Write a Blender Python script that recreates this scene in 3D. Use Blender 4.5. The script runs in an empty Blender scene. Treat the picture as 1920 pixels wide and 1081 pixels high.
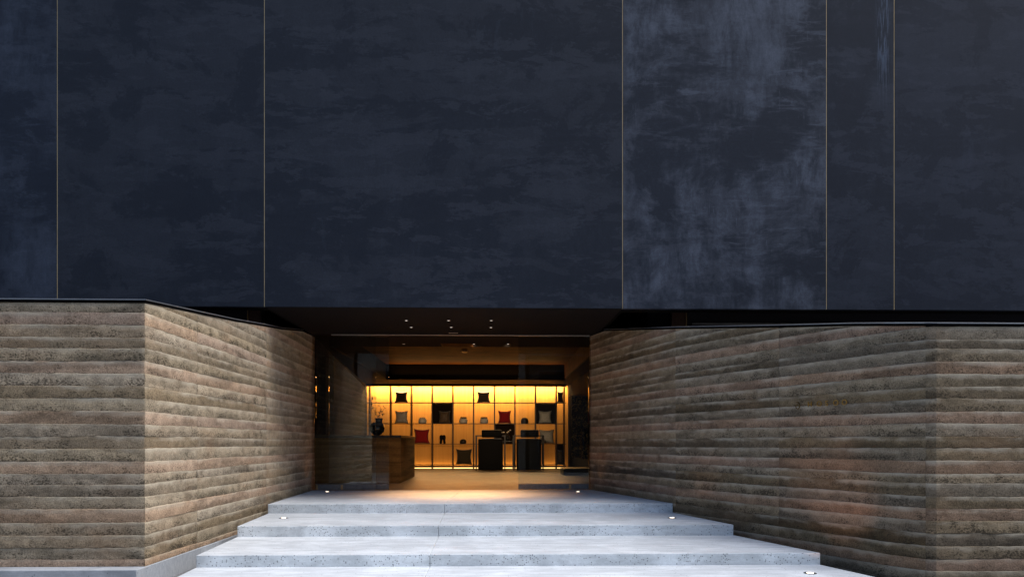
import bpy, bmesh, math, random
import numpy as np
from mathutils import Vector, Matrix, Euler

sc = bpy.context.scene
rad = math.radians
# ------------------------------------------------------------------ camera, world, sun, exposure
EYE = 1.365                      # camera height above the lowest paved level (z = 0)
F, CX, HY = 1300.0, 960.0, 830.0 # focal length, centre column and horizon row of the photograph, in its pixels
YAW = math.atan(0.0254)
CA, SA = math.cos(YAW), math.sin(YAW)
cam_d = bpy.data.cameras.new('camera'); cam = bpy.data.objects.new('camera', cam_d)
sc.collection.objects.link(cam); sc.camera = cam
cam.location = (0, 0, EYE); cam.rotation_euler = (rad(90), 0, -YAW)
cam_d.sensor_width = 36; cam_d.lens = F / 1920 * 36
cam_d.shift_y = (HY - 540.5) / 1920
cam_d.clip_end = 600; cam_d.clip_start = 0.05

SUN_EL, SUN_AZ = 60, 89          # azimuth measured from +y (into the building) towards +x
world = bpy.data.worlds.new('World'); sc.world = world; world.use_nodes = True
wn = world.node_tree; wn.nodes.clear()
sky = wn.nodes.new('ShaderNodeTexSky'); sky.sky_type = 'NISHITA'; sky.sun_disc = False
sky.sun_elevation = rad(SUN_EL); sky.sun_rotation = rad(SUN_AZ)
sky.air_density = 1.0; sky.dust_density = 1.4; sky.ozone_density = 1.2
bg = wn.nodes.new('ShaderNodeBackground'); bg.inputs['Strength'].default_value = 0.064
wo = wn.nodes.new('ShaderNodeOutputWorld')
wn.links.new(sky.outputs[0], bg.inputs[0]); wn.links.new(bg.outputs[0], wo.inputs[0])
sd = bpy.data.lights.new('sun', 'SUN'); sd.energy = 1.5; sd.angle = rad(55); sd.color = (1.0, 0.96, 0.9)
sun = bpy.data.objects.new('sun', sd); sc.collection.objects.link(sun)
az, el = rad(SUN_AZ), rad(SUN_EL)
sdir = Vector((math.sin(az) * math.cos(el), math.cos(az - math.pi) * 0 - abs(math.cos(az)) * math.cos(el), math.sin(el)))
sun.rotation_euler = (-sdir).to_track_quat('-Z', 'Y').to_euler(); sun.location = sdir * 30
sky.sun_rotation = math.atan2(sdir.x, sdir.y)
sc.view_settings.view_transform = 'Standard'; sc.view_settings.look = 'None'
sc.view_settings.exposure = 1.7; sc.view_settings.gamma = 1.0
sc.render.engine = 'CYCLES'
sc.cycles.use_denoising = True; sc.cycles.max_bounces = 8
sc.cycles.transparent_max_bounces = 12
sc.cycles.sample_clamp_indirect = 6.0
sc.cycles.caustics_reflective = False; sc.cycles.caustics_refractive = False

# ------------------------------------------------------------------ helpers
COL = sc.collection
WPOS = {}
def W(X, D, z=0.0):              # a point measured from the camera (right, ahead, height against the eye) to the place
    return Vector((X * CA + D * SA, -X * SA + D * CA, z + EYE))
def ray(px, py):
    u, v = (px - CX) / F, (HY - py) / F
    return Vector((u * CA + SA, -u * SA + CA, v))
def on_z(px, py, z):             # z in place coordinates
    r = ray(px, py); t = (z - EYE) / r.z
    return Vector((r.x * t, r.y * t, z))
def on_y(px, py, y):
    r = ray(px, py); t = y / r.y
    return Vector((r.x * t, y, EYE + r.z * t))
def tag(o, label=None, cat=None, group=None, kind=None):
    if label: o['label'] = label
    if cat: o['category'] = cat
    if group: o['group'] = group
    if kind: o['kind'] = kind
    return o
def thing(name, loc, label, cat, group=None):
    o = bpy.data.objects.new(name, None); COL.objects.link(o)
    o.location = loc; o.empty_display_size = 0.1; WPOS[o.name] = Vector(loc)
    return tag(o, label, cat, group)
def link(name, me, parent=None, origin=None):
    """mesh in place coordinates -> object with its origin at its base centre"""
    n = len(me.vertices); co = np.empty(n * 3, dtype=np.float64); me.vertices.foreach_get('co', co); co = co.reshape(-1, 3)
    if origin is None:
        mn, mx = co.min(0), co.max(0); origin = Vector(((mn[0]+mx[0])/2, (mn[1]+mx[1])/2, mn[2]))
    co = co - np.array(origin); me.vertices.foreach_set('co', co.ravel()); me.update()
    o = bpy.data.objects.new(name, me); COL.objects.link(o)
    WPOS[o.name] = Vector(origin)
    if parent is not None:
        o.parent = parent; o.location = Vector(origin) - WPOS[parent.name]
    else: o.location = origin
    return o
def mesh(name, verts, faces, mats, smooth=False):
    me = bpy.data.meshes.new(name); me.from_pydata([tuple(v) for v in verts], [], faces); me.update()
    for m in (mats if isinstance(mats, (list, tuple)) else [mats]): me.materials.append(m)
    if smooth: me.polygons.foreach_set('use_smooth', [True] * len(me.polygons))
    return me
def bevel(o, w, seg=2):
    m = o.modifiers.new('bevel', 'BEVEL'); m.width = w; m.segments = seg; m.limit_method = 'ANGLE'; m.angle_limit = rad(40)
    return o
def prism(name, pts, z0, z1, mat, parent=None, bv=0, ztop=None):
    """closed plan outline (counter-clockwise) extruded; ztop may give a height per point"""
    n = len(pts)
    a = [(p[0], p[1], z0) for p in pts]; b = [(p[0], p[1], (ztop[i] if ztop else z1)) for i, p in enumerate(pts)]
    f = [tuple(range(n))[::-1], tuple(range(n, 2*n))] + [(i, (i+1) % n, n + (i+1) % n, n + i) for i in range(n)]
    o = link(name, mesh(name, a + b, f, mat), parent)
    if bv: bevel(o, bv)
    return o
def box(name, x0, x1, y0, y1, z0, z1, mat, parent=None, bv=0):
    return prism(name, [(x0, y0), (x1, y0), (x1, y1), (x0, y1)], z0, z1, mat, parent, bv)
def join_boxes(name, bxs, mat, parent=None, bv=0):
    V, Fc = [], []
    for (x0, x1, y0, y1, z0, z1) in bxs:
        k = len(V)
        V += [(x0,y0,z0),(x1,y0,z0),(x1,y1,z0),(x0,y1,z0),(x0,y0,z1),(x1,y0,z1),(x1,y1,z1),(x0,y1,z1)]
        Fc += [tuple(k+i for i in q) for q in ((3,2,1,0),(4,5,6,7),(0,1,5,4),(1,2,6,5),(2,3,7,6),(3,0,4,7))]
    o = link(name, mesh(name, V, Fc, mat), parent)
    if bv: bevel(o, bv)
    return o
def lathe(name, prof, centre, mat, parent=None, seg=28, sx=1, sy=1):
    V, Fc = [], []
    for (r, z) in prof:
        for i in range(seg):
            a = 2 * math.pi * i / seg
            V.append((centre[0] + r*sx*math.cos(a), centre[1] + r*sy*math.sin(a), centre[2] + z))
    for j in range(len(prof) - 1):
        for i in range(seg):
            a, b = j*seg + i, j*seg + (i+1) % seg
            Fc.append((a, b, b + seg, a + seg))
    Fc.append(tuple(range(seg))[::-1]); Fc.append(tuple(range((len(prof)-1)*seg, len(prof)*seg)))
    return link(name, mesh(name, V, Fc, mat, True), parent)
def tube_data(path, r0, r1, seg=7):
    V, Fc = [], []; n = len(path)
    for j, p in enumerate(path):
        p = Vector(p); q = Vector(path[min(j+1, n-1)]) - Vector(path[max(j-1, 0)])
        q.normalize(); s = q.cross(Vector((0.3, 1, 0.1))).normalized(); t = q.cross(s)
        r = r0 + (r1 - r0) * j / max(1, n-1)
        for i in range(seg):
            a = 2*math.pi*i/seg; V.append(p + s*(r*math.cos(a)) + t*(r*math.sin(a)))
    for j in range(n-1):
        for i in range(seg):
            a, b = j*seg+i, j*seg+(i+1) % seg; Fc.append((a, b, b+seg, a+seg))
    Fc.append(tuple(range(seg))[::-1]); Fc.append(tuple(range((n-1)*seg, n*seg)))
    return V, Fc
def copy_tree(o, loc):
    c = o.copy(); COL.objects.link(c); c.location = loc; WPOS[c.name] = Vector(loc)
    for ch in [x for x in sc.objects if x.parent == o]:
        d = ch.copy(); COL.objects.link(d); d.parent = c
        for g in [x for x in sc.objects if x.parent == ch]:
            e = g.copy(); COL.objects.link(e); e.parent = d
    return c
def vnoise(x, y, seed=0):
    xi, yi = np.floor(x).astype(np.int64), np.floor(y).astype(np.int64); fx, fy = x - xi, y - yi
    fx, fy = fx*fx*(3-2*fx), fy*fy*(3-2*fy)
    def h(a, b):
        n = (a * 374761393 + b * 668265263 + seed * 982451653) & 0x7fffffff
        n = ((n ^ (n >> 13)) * 1274126177) & 0x7fffffff
        return ((n ^ (n >> 16)) & 0xffff) / 65535.0
    return (h(xi,yi)*(1-fx)+h(xi+1,yi)*fx)*(1-fy) + (h(xi,yi+1)*(1-fx)+h(xi+1,yi+1)*fx)*fy
def fbm(x, y, seed=0, o=4):
    s, a, t = 0, 1.0, 0
    for k in range(o):
        s = s + a * vnoise(x * 2**k + 17*k, y * 2**k + 5*k, seed + k); t += a; a *= .5
    return s / t

# ------------------------------------------------------------------ materials
class NT:
    def __init__(s, name):
        s.m = bpy.data.materials.new(name); s.m.use_nodes = True; s.t = s.m.node_tree; s.t.nodes.clear()
        s.out = s.t.nodes.new('ShaderNodeOutputMaterial')
        s.b = s.n('ShaderNodeBsdfPrincipled'); s.l(s.b.outputs[0], s.out.inputs[0])
    def n(s, typ, **kw):
        q = s.t.nodes.new(typ)
        for k, v in kw.items(): setattr(q, k, v)
        return q
    def l(s, a, b): s.t.links.new(a, b)
    def pos(s, scale=(1,1,1), rnd=False):
        g = s.n('ShaderNodeNewGeometry'); v = g.outputs['Position']
        if rnd:
            oi = s.n('ShaderNodeObjectInfo'); mm = s.math('MULTIPLY', oi.outputs['Random'], 73.0)
            a = s.n('ShaderNodeVectorMath', operation='ADD'); s.l(v, a.inputs[0]); s.l(mm, a.inputs[1]); v = a.outputs[0]
        a = s.n('ShaderNodeVectorMath', operation='MULTIPLY'); s.l(v, a.inputs[0]); a.inputs[1].default_value = scale
        return a.outputs[0]
    def math(s, op, a, b=None, clamp=False):
        q = s.n('ShaderNodeMath', operation=op); q.use_clamp = clamp
        for i, v in enumerate((a, b)):
            if v is None: continue
            if isinstance(v, (int, float)): q.inputs[i].default_value = v
            else: s.l(v, q.inputs[i])
        return q.outputs[0]
    def noise(s, vec, scale, detail=4, rough=.55, dist=0.0):
        q = s.n('ShaderNodeTexNoise'); s.l(vec, q.inputs['Vector']); q.inputs['Scale'].default_value = scale
        q.inputs['Detail'].default_value = detail; q.inputs['Roughness'].default_value = rough; q.inputs['Distortion'].default_value = dist
        return q.outputs['Fac']
    def voro(s, vec, scale, rnd=1.0):
        q = s.n('ShaderNodeTexVoronoi'); s.l(vec, q.inputs['Vector']); q.inputs['Scale'].default_value = scale; q.inputs['Randomness'].default_value = rnd
        return q
    def ramp(s, fac, lo, hi, a=0.0, b=1.0):
        q = s.n('ShaderNodeMapRange', interpolation_type='SMOOTHSTEP'); s.l(fac, q.inputs[0])
        for i, v in enumerate((lo, hi, a, b)): q.inputs[i+1].default_value = v
        return q.outputs[0]
    def mix(s, fac, a, b, blend='MIX'):
        q = s.n('ShaderNodeMix', data_type='RGBA', blend_type=blend)
        for sock, v in ((q.inputs[0], fac), (q.inputs[6], a), (q.inputs[7], b)):
            if isinstance(v, (int, float)): sock.default_value = v
            elif isinstance(v, tuple): sock.default_value = v if len(v) == 4 else (*v, 1)
            else: s.l(v, sock)
        return q.outputs[2]
    def bump(s, h, strength=.5, dist=.01):
        q = s.n('ShaderNodeBump'); q.inputs['Strength'].default_value = strength; q.inputs['Distance'].default_value = dist
        s.l(h, q.inputs['Height']); s.l(q.outputs[0], s.b.inputs['Normal'])
    def col(s, c, rough=.8, metal=0.0, spec=.5):
        if isinstance(c, tuple): s.b.inputs['Base Color'].default_value = (*c[:3], 1)
        else: s.l(c, s.b.inputs['Base Color'])
        if isinstance(rough, (int, float)): s.b.inputs['Roughness'].default_value = rough
        else: s.l(rough, s.b.inputs['Roughness'])
        s.b.inputs['Metallic'].default_value = metal; s.b.inputs['Specular IOR Level'].default_value = spec
        return s
def simple(name, c, rough=.7, metal=0, spec=.5, var=.15, sc_=20):
    t = NT(name); p = t.pos(); n = t.noise(p, sc_)
    k = t.ramp(n, .3, .7, 1-var, 1+var)
    t.col(t.mix(1.0, c, k, 'MULTIPLY'), rough, metal, spec); return t.m
def emit(name, c, s):
    t = NT(name); t.col((0.8,0.8,0.8)); t.b.inputs['Emission Color'].default_value = (*c, 1); t.b.inputs['Emission Strength'].default_value = s
    return t.m

def earth_mat(name, base=None, smooth=False):
    t = NT(name); p = t.pos(rnd=True); pw = t.pos()
    oi = t.n('ShaderNodeObjectInfo'); uv = t.n('ShaderNodeUVMap'); sp = t.n('ShaderNodeSeparateXYZ'); t.l(uv.outputs[0], sp.inputs[0])
    v = sp.outputs['Y']; coarse = oi.outputs['Alpha']
    pa = t.pos((1, 1, 4.5), rnd=True)
    big = t.noise(pa, .85, 3, .55, .6)           # wide damp stains along a layer
    mid = t.noise(p, 7, 5, .6, .3)
    fin = t.noise(p, 70, 4, .75)
    gr = t.noise(p, 210, 2, .7)
    c = t.mix(1.0, oi.outputs['Color'], t.ramp(mid, .25, .75, .86, 1.14), 'MULTIPLY')
    c = t.mix(1.0, c, t.ramp(fin, .3, .7, .64, 1.32), 'MULTIPLY')
    c = t.mix(t.math('MULTIPLY', t.ramp(gr, .6, .75), .35), c, (.40, .36, .29))
    c = t.mix(1.0, c, t.ramp(big, .35, .52, .66, 1.07), 'MULTIPLY')
    c = t.mix(1.0, c, t.ramp(t.math('ADD', v, t.math('MULTIPLY', t.math('SUBTRACT', mid, .5), .9)), .0, .8, .84, 1.06), 'MULTIPLY')
    hue = t.noise(pw, 1.1, 2)
    c = t.mix(t.ramp(hue, .5, .75, 0, .22), c, (.36, .20, .11))
    # pale lime bloom near the top of every lift
    bl = t.math('MULTIPLY', t.ramp(t.math('ADD', v, t.math('MULTIPLY', mid, .6)), .80, 1.28), t.ramp(t.noise(pa, 1.6, 4, .6), .36, .62))
    c = t.mix(t.math('MULTIPLY', bl, .64), c, (.56, .49, .38))
    # pits in the loosely packed lower half, their shade painted as dark colour
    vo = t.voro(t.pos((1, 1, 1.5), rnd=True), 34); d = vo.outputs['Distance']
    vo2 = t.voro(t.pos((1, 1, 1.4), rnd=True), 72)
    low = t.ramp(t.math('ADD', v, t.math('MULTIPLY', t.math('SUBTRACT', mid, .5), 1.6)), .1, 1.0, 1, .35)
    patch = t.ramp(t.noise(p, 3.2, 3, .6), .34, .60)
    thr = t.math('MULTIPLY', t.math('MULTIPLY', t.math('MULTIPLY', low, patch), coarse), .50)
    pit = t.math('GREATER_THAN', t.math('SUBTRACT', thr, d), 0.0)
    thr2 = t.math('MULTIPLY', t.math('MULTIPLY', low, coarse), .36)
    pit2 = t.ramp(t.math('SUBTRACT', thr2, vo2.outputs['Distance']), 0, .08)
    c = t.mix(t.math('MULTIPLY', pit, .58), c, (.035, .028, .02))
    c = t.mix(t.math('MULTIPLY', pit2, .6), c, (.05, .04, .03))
    t.col(c, .95, 0, .15)
    h = t.math('ADD', t.math('MULTIPLY', mid, .8), t.math('MULTIPLY', fin, .55))
    h = t.math('SUBTRACT', h, t.math('MULTIPLY', t.math('ADD', t.math('MULTIPLY', pit, 1.0), pit2), .6))
    h = t.math('ADD', h, t.math('MULTIPLY', gr, .2))
    t.bump(h, .8 if not smooth else .2, .03)
    return t.m
M = {}
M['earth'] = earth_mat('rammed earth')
M['earth_core'] = simple('rammed earth core', (.2, .17, .13), .95)

def panel_mat():
    t = NT('dark blue plaster panel'); oi = t.n('ShaderNodeObjectInfo')
    p = t.pos((1, 1, 1), rnd=True); ph = t.pos((.45, .45, 1.5), rnd=True); pv = t.pos((2.2, 2.2, .7), rnd=True)
    a = oi.outputs['Alpha']
    n1 = t.noise(ph, .8, 7, .66, .35); n2 = t.noise(ph, 2.1, 8, .72, .25); n3 = t.noise(pv, 1.5, 8, .72, .2)
    n4 = t.noise(t.pos((6, 6, .4), rnd=True), 7, 4, .65); n5 = t.noise(t.pos((.9, .9, 1.1), rnd=True), .9, 8, .70, .4)
    n6 = t.noise(t.pos((.7, .7, 3.5), rnd=True), 2.4, 7, .7, .5)
    base = t.mix(t.ramp(n1, .48, .52), (.0088, .0118, .0194), (.0148, .0178, .0262))
    base = t.mix(t.math('MULTIPLY', t.ramp(n2, .52, .545), .8), base, (.0200, .0230, .0325))
    base = t.mix(t.math('MULTIPLY', t.ramp(n5, .43, .47, 1, 0), .85), base, (.0088, .0118, .0195))
    base = t.mix(t.math('MULTIPLY', t.ramp(n3, .60, .70), .35), base, (.022, .028, .041))
    lift = t.math('MULTIPLY', t.math('MULTIPLY', t.ramp(n5, .38, .66), t.ramp(n3, .30, .66)), a)
    base = t.mix(lift, base, (.066, .074, .096))
    brush = t.math('MULTIPLY', t.math('MULTIPLY', t.ramp(n6, .50, .66), t.ramp(n1, .42, .6)), a)
    base = t.mix(t.math('MULTIPLY', brush, .5), base, (.072, .08, .104))
    scr = t.math('MULTIPLY', t.math('MULTIPLY', t.ramp(n4, .62, .70), t.ramp(n1, .48, .60)), a)
    base = t.mix(t.math('MULTIPLY', scr, .4), base, (.085, .096, .124))
    g = t.n('ShaderNodeNewGeometry'); sx = t.n('ShaderNodeSeparateXYZ'); t.l(g.outputs['Position'], sx.inputs[0])
    scx, scz = on_y(1656, 120, 11.2).x, on_y(1656, 230, 11.2).z
    sm = t.math('MULTIPLY', t.ramp(t.math('ABSOLUTE', t.math('SUBTRACT', sx.outputs['X'], scx)), .03, .16, 1, 0), t.ramp(sx.outputs['Z'], scz, scz + 1.3))
    base = t.mix(t.math('MULTIPLY', t.math('MULTIPLY', sm, t.ramp(n4, .42, .62)), .75), base, (.07, .088, .12))
    fine = t.noise(p, 38, 5, .7)
    base = t.mix(1.0, base, t.ramp(fine, .3, .7, .9, 1.12), 'MULTIPLY')
    base = t.mix(1.0, base, oi.outputs['Color'], 'MULTIPLY')
    t.col(base, .7, 0, .2)
    t.bump(t.math('ADD', t.math('MULTIPLY', n2, 1.0), t.math('MULTIPLY', fine, .15)), .12, .01)
    return t.m
M['panel'] = panel_mat()

def concrete(name, base, dark, speck, streak=True):
    t = NT(name); p = t.pos(); ps = t.pos((.35, 2.5, 1))
    n1 = t.noise(p, 1.3, 5, .6, .5); n2 = t.noise(ps, 3.2, 6, .68, .6); n3 = t.noise(p, 60, 4, .7)
    c = t.mix(t.ramp(n2 if streak else n1, .42, .58), dark, base)
    c = t.mix(t.ramp(n1, .42, .62, .30, 0), c, tuple(q*.62 for q in dark))
    n4 = t.noise(ps, 14, 5, .7, .3); c = t.mix(1.0, c, t.ramp(n4, .35, .65, .88, 1.06), 'MULTIPLY')
    n5 = t.noise(p, 5, 6, .75, 1.0); c = t.mix(t.ramp(n5, .58, .70, 0, .28), c, tuple(q*.75 for q in dark))
    c = t.mix(1.0, c, t.ramp(n3, .3, .7, .93, 1.06), 'MULTIPLY')
    h = n3
    if speck > 0:
        v = t.voro(p, 48); pn = t.noise(p, 2.2, 3, .6)
        cell = t.n('ShaderNodeSeparateColor'); t.l(v.outputs['Color'], cell.inputs[0])
        s1 = t.math('LESS_THAN', v.outputs['Distance'], .36)
        s2 = t.math('LESS_THAN', cell.outputs[0], t.ramp(pn, .35, .65, .05*speck, .42*speck))
        sp = t.math('MULTIPLY', s1, s2)
        c = t.mix(t.math('MULTIPLY', sp, .68), c, (.09, .10, .11))
        s3 = t.math('MULTIPLY', s1, t.math('GREATER_THAN', cell.outputs[1], .8))
        c = t.mix(t.math('MULTIPLY', s3, .35*speck), c, (.62, .62, .60))
        h = t.math('SUBTRACT', h, t.math('MULTIPLY', sp, .8))
    v2 = t.voro(p, 9); d2 = t.math('LESS_THAN', v2.outputs['Distance'], .035)
    c = t.mix(t.math('MULTIPLY', d2, .55), c, (.08, .085, .09))
    t.col(c, .72, 0, .3); t.bump(h, .18, .006)
    return t.m
M['tread'] = concrete('pale brushed concrete', (.62, .655, .70), (.50, .535, .58), .12)
M['riser'] = concrete('exposed aggregate concrete', (.72, .76, .785), (.61, .65, .675), 1.0, False)
M['plinth'] = concrete('smooth grey concrete', (.42, .44, .47), (.37, .39, .42), .12, False)
M['street'] = concrete('street paving', (.22, .22, .22), (.16, .16, .17), .5, False)
def floor_mat():
    t = NT('polished concrete floor'); p = t.pos(); n = t.noise(p, 1.1, 6, .65, .8); n2 = t.noise(p, 14, 5, .6)
    c = t.mix(t.ramp(n, .35, .65), (.12, .09, .065), (.22, .17, .12)); c = t.mix(1.0, c, t.ramp(n2, .3, .7, .85, 1.12), 'MULTIPLY')
    t.col(c, t.ramp(n, .3, .7, .30, .48), 0, .5); return t.m
M['floor'] = floor_mat()
M['black'] = simple('black painted board', (.004, .0033, .003), .9, 0, .05)
M['soffit'] = simple('near black soffit plaster', (.0095, .0078, .008), .85, 0, .08)
M['recess'] = simple('dark recess', (.014, .014, .020), .7, 0, .2)
M['wood_red'] = simple('dark red brown timber', (.045, .018, .010), .5)
M['coping'] = simple('dark metal coping', (.20, .205, .22), .38, .6, .6, .1)
def brass_mat(n, c, r=.32):
    t = NT(n); p = t.pos(); k = t.noise(p, 9, 4); t.col(t.mix(t.ramp(k, .3, .7), tuple(q*.8 for q in c), c), r, .85); return t.m
M['brass'] = brass_mat('aged brass', (.50, .34, .17), .38)
M['sign_brass'] = brass_mat('dull brass letters', (.42, .24, .05), .45)
M['sign_dark'] = brass_mat('dark brass emblem', (.13, .075, .02), .5)
def wood_mat(name, a, b, r=.4):
    t = NT(name); p = t.pos((.5, 3.5, 3.5)); n = t.noise(p, 2.6, 7, .65, 1.5); n2 = t.noise(t.pos(), 1.1, 3)
    c = t.mix(t.ramp(n, .35, .66), a, b); c = t.mix(1.0, c, t.ramp(n2, .3, .7, .75, 1.2), 'MULTIPLY')
    t.col(c, .75, 0, .1); t.bump(n, .1, .01); return t.m
M['wood'] = wood_mat('burr timber ceiling', (.045, .015, .002), (.13, .048, .007))
def plaster_mat():
    t = NT('brown earth plaster'); p = t.pos((1, 1, .3)); n = t.noise(p, 2.2, 6, .65, .5); n2 = t.noise(t.pos(), 30, 4)
    c = t.mix(t.ramp(n, .3, .7), (.028, .018, .010), (.06, .038, .02)); t.col(t.mix(1.0, c, t.ramp(n2, .3, .7, .88, 1.1), 'MULTIPLY'), .9, 0, .1); return t.m
M['plaster'] = plaster_mat()
def counter_mat():
    t = NT('layered earth counter front'); n = t.noise(t.pos((.4, .4, 9)), 1.2, 5, .6, .3); n2 = t.noise(t.pos(), 22, 5, .7)
    c = t.mix(t.ramp(n, .38, .62), (.15, .085, .025), (.27, .16, .05)); c = t.mix(1.0, c, t.ramp(n2, .3, .7, .8, 1.15), 'MULTIPLY')
    t.col(c, .8, 0, .2); t.bump(t.math('ADD', n, n2), .3, .01); return t.m
M['counter'] = counter_mat()
M['counter_top'] = simple('dark counter slab', (.03, .024, .018), .35)
def backlit_mat():
    t = NT('golden paper wall'); n = t.noise(t.pos((9, 9, .3)), 2.0, 4, .6); n2 = t.noise(t.pos((1,1,1)), .9, 2)
    c = t.mix(t.ramp(n, .35, .65), (.50, .235, .055), (.55, .27, .068)); c = t.mix(1.0, c, t.ramp(n2, .35, .65, .93, 1.03), 'MULTIPLY')
    t.col(c, .75, 0, .2); return t.m
M['gold_wall'] = backlit_mat()
M['frame'] = simple('bronze shelf steel', (.050, .022, .009), .4, .3)
M['blackmetal'] = simple('black metal', (.006, .006, .006), .4)
M['leather'] = simple('black upholstery', (.0022, .0022, .0025), .65, 0, .15)
def fabric(name, c, var=.18, pat=None, rough=.85, sheen=.3):
    t = NT(name); p = t.pos(rnd=True); n = t.noise(p, 240, 2); k = t.mix(1.0, c, t.ramp(n, .3, .7, 1-var, 1+var), 'MULTIPLY')
    if pat: k = t.mix(t.ramp(t.noise(p, 26, 4, .6, 1.5), .50, .56), k, pat)
    t.col(k, rough); t.b.inputs['Sheen Weight'].default_value = sheen; t.bump(n, .15, .004); return t.m
M['f_dark'] = fabric('dark olive brocade', (.050, .036, .017), .2, (.065, .048, .022))
M['f_red'] = fabric('crimson silk', (.42, .008, .010))
M['f_silver'] = fabric('silver brocade', (.62, .56, .50), .1, (.80, .75, .68), .5)
M['f_white'] = fabric('ivory brocade', (.86, .83, .76), .08, (.68, .64, .56), .6)
M['f_brown'] = fabric('brown figured silk', (.085, .05, .025), .2, (.20, .13, .07), .6)
M['ceramic'] = simple('cream ceramic', (.85, .80, .70), .4, 0, .5, .06)
M['ceramic_dark'] = simple('dark brown ceramic', (.035, .024, .016), .5)
M['cell_dark'] = simple('dark brown lining', (.020, .011, .006), .8, 0, .1)
M['rim'] = simple('dark rim', (.07, .045, .02), .5)
M['vase'] = simple('smoky black glass glaze', (.018, .016, .011), .06, .35, .9)
M['stem'] = simple('twig bark', (.10, .055, .025), .7)
M['leaf'] = simple('dull green leaves', (.045, .060, .028), .6)
M['petal'] = simple('pale petals', (.75, .66, .55), .6)
def textile_mat():
    t = NT('dark floral textile'); n = t.noise(t.pos(), 7, 5, .6, 2.5); c = t.mix(t.ramp(n, .50, .58), (.016, .012, .006), (.50, .31, .09))
    t.col(c, .7); return t.m
M['textile'] = textile_mat()
def glass_mat():
    t = NT('clear door glass'); t.t.nodes.remove(t.b)
    tr = t.n('ShaderNodeBsdfTransparent'); tr.inputs[0].default_value = (.90, .92, .91, 1)
    gl = t.n('ShaderNodeBsdfGlossy'); gl.inputs['Roughness'].default_value = 0.0; gl.inputs[0].default_value = (.9, .95, 1, 1)
    fr = t.n('ShaderNodeFresnel'); fr.inputs[0].default_value = 1.45
    k = t.math('MULTIPLY', fr.outputs[0], 1.0)
    mx = t.n('ShaderNodeMixShader'); t.l(k, mx.inputs[0]); t.l(tr.outputs[0], mx.inputs[1]); t.l(gl.outputs[0], mx.inputs[2]); t.l(mx.outputs[0], t.out.inputs[0])
    return t.m
M['glass'] = glass_mat()
M['steel'] = simple('brushed steel rail', (.16, .16, .165), .45, .7)
M['head'] = simple('pale steel head track', (.36, .34, .31), .4, .6)
M['lamp_warm'] = emit('warm lamp lens', (1.0, .80, .62), 1.6)
M['lamp_cool'] = emit('downlight lens', (1.0, .93, .85), .22)
M['lamp_dim'] = emit('dim downlight lens', (1.0, .85, .7), .12)
M['strip'] = emit('warm led strip', (1.0, .62, .22), .9)
M['bezel'] = simple('steel bezel', (.12, .115, .11), .35, .8)

# ------------------------------------------------------------------ the lie of the land
Z_LAND = EYE - .95; Z2 = EYE - 1.092; Z3 = EYE - 1.2334; Z4 = 0.0; Z_ST = -.14
SOF = EYE + 2.18                                    # underside of the overhanging upper storeys
Y_F = W(0, 11.2).y                                  # plane of the facade
Y_G = W(0, 14.03).y                                 # plane of the glass
JX1 = on_z(833.3, 943.8, Z_LAND); JX2 = on_z(822.1, 984.4, Z2); JX3 = on_z(805.9, 1038.4, Z3); JX4 = on_z(797.4, 1081, Z4)
g = link('ground', mesh('ground', [(-150,-150,Z_ST),(150,-150,Z_ST),(150,150,Z_ST),(-150,150,Z_ST)], [(0,1,2,3)], M['street'])); tag(g, kind='structure')

# steps: four concrete levels, each cast in two pieces with an open joint
steps = thing('entrance_steps', (0, 9, Z_ST), 'wide pale concrete steps climbing between the rammed earth walls to the shop door', 'steps')
def slab(name, y0, y1, xl0, xl1, xr0, xr1, xj0, xj1, z0, z1):
    """front edge y0, back edge y1; x ends at front and back; joint x at front and back"""
    for (a0, a1, b0, b1) in ((xl0, xl1, xj0 - .002, xj1 - .002), (xj0 + .002, xj1 + .002, xr0, xr1)):
        pts = [(a0, y0), (b0, y0), (b1, y1), (a1, y1)]
        V = [(p[0], p[1], z0) for p in pts] + [(p[0], p[1], z1) for p in pts]
        Fc = [(3,2,1,0), (4,5,6,7), (0,1,5,4), (1,2,6,5), (2,3,7,6), (3,0,4,7)]
        me = mesh(name, V, Fc, [M['tread'], M['riser']])
        for i in (2, 3, 5): me.polygons[i].material_index = 1
        bevel(link(name, me, steps), .006, 2)
L1, R1 = on_z(506.5, 943, Z_LAND), on_z(1255.5, 941.8, Z_LAND)
L2, R2 = on_z(447.5, 984.5, Z2), on_z(1374, 982.5, Z2)
L3, R3 = on_z(371.5, 1038.5, Z3), on_z(1533.5, 1034.5, Z3)
LG, RG = on_z(590, 917, Z_LAND), on_z(1112, 918, Z_LAND)
y1, y2, y3 = JX1.y, JX2.y, JX3.y
def lx(y):                                           # left / right ends of the flight
    P = [(LG.y, LG.x), (L1.y, L1.x), (L2.y, L2.x), (L3.y, L3.x)]
    P = sorted(P)
    if y <= P[0][0]: return P[0][1] + (P[1][1]-P[0][1])/(P[1][0]-P[0][0])*(y-P[0][0])
    return float(np.interp(y, [p[0] for p in P], [p[1] for p in P]))
def rx(y):
    P = sorted([(RG.y, RG.x), (R1.y, R1.x), (R2.y, R2.x), (R3.y, R3.x)])
    if y <= P[0][0]: return P[0][1] + (P[1][1]-P[0][1])/(P[1][0]-P[0][0])*(y-P[0][0])
    return float(np.interp(y, [p[0] for p in P], [p[1] for p in P]))
xj = lambda y: JX1.x + (JX3.x - JX1.x) * (y - y1) / (y3 - y1) * 1.0
slab('landing_slab', y1, Y_G + .02, lx(y1), lx(Y_G) , rx(y1), rx(Y_G), JX1.x, JX1.x + .12, Z_ST, Z_LAND)
slab('step_slab', y2, y1 + .3, lx(y2), lx(y1 + .3), rx(y2), rx(y1 + .3) , JX2.x, JX1.x, Z_ST, Z2)
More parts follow.
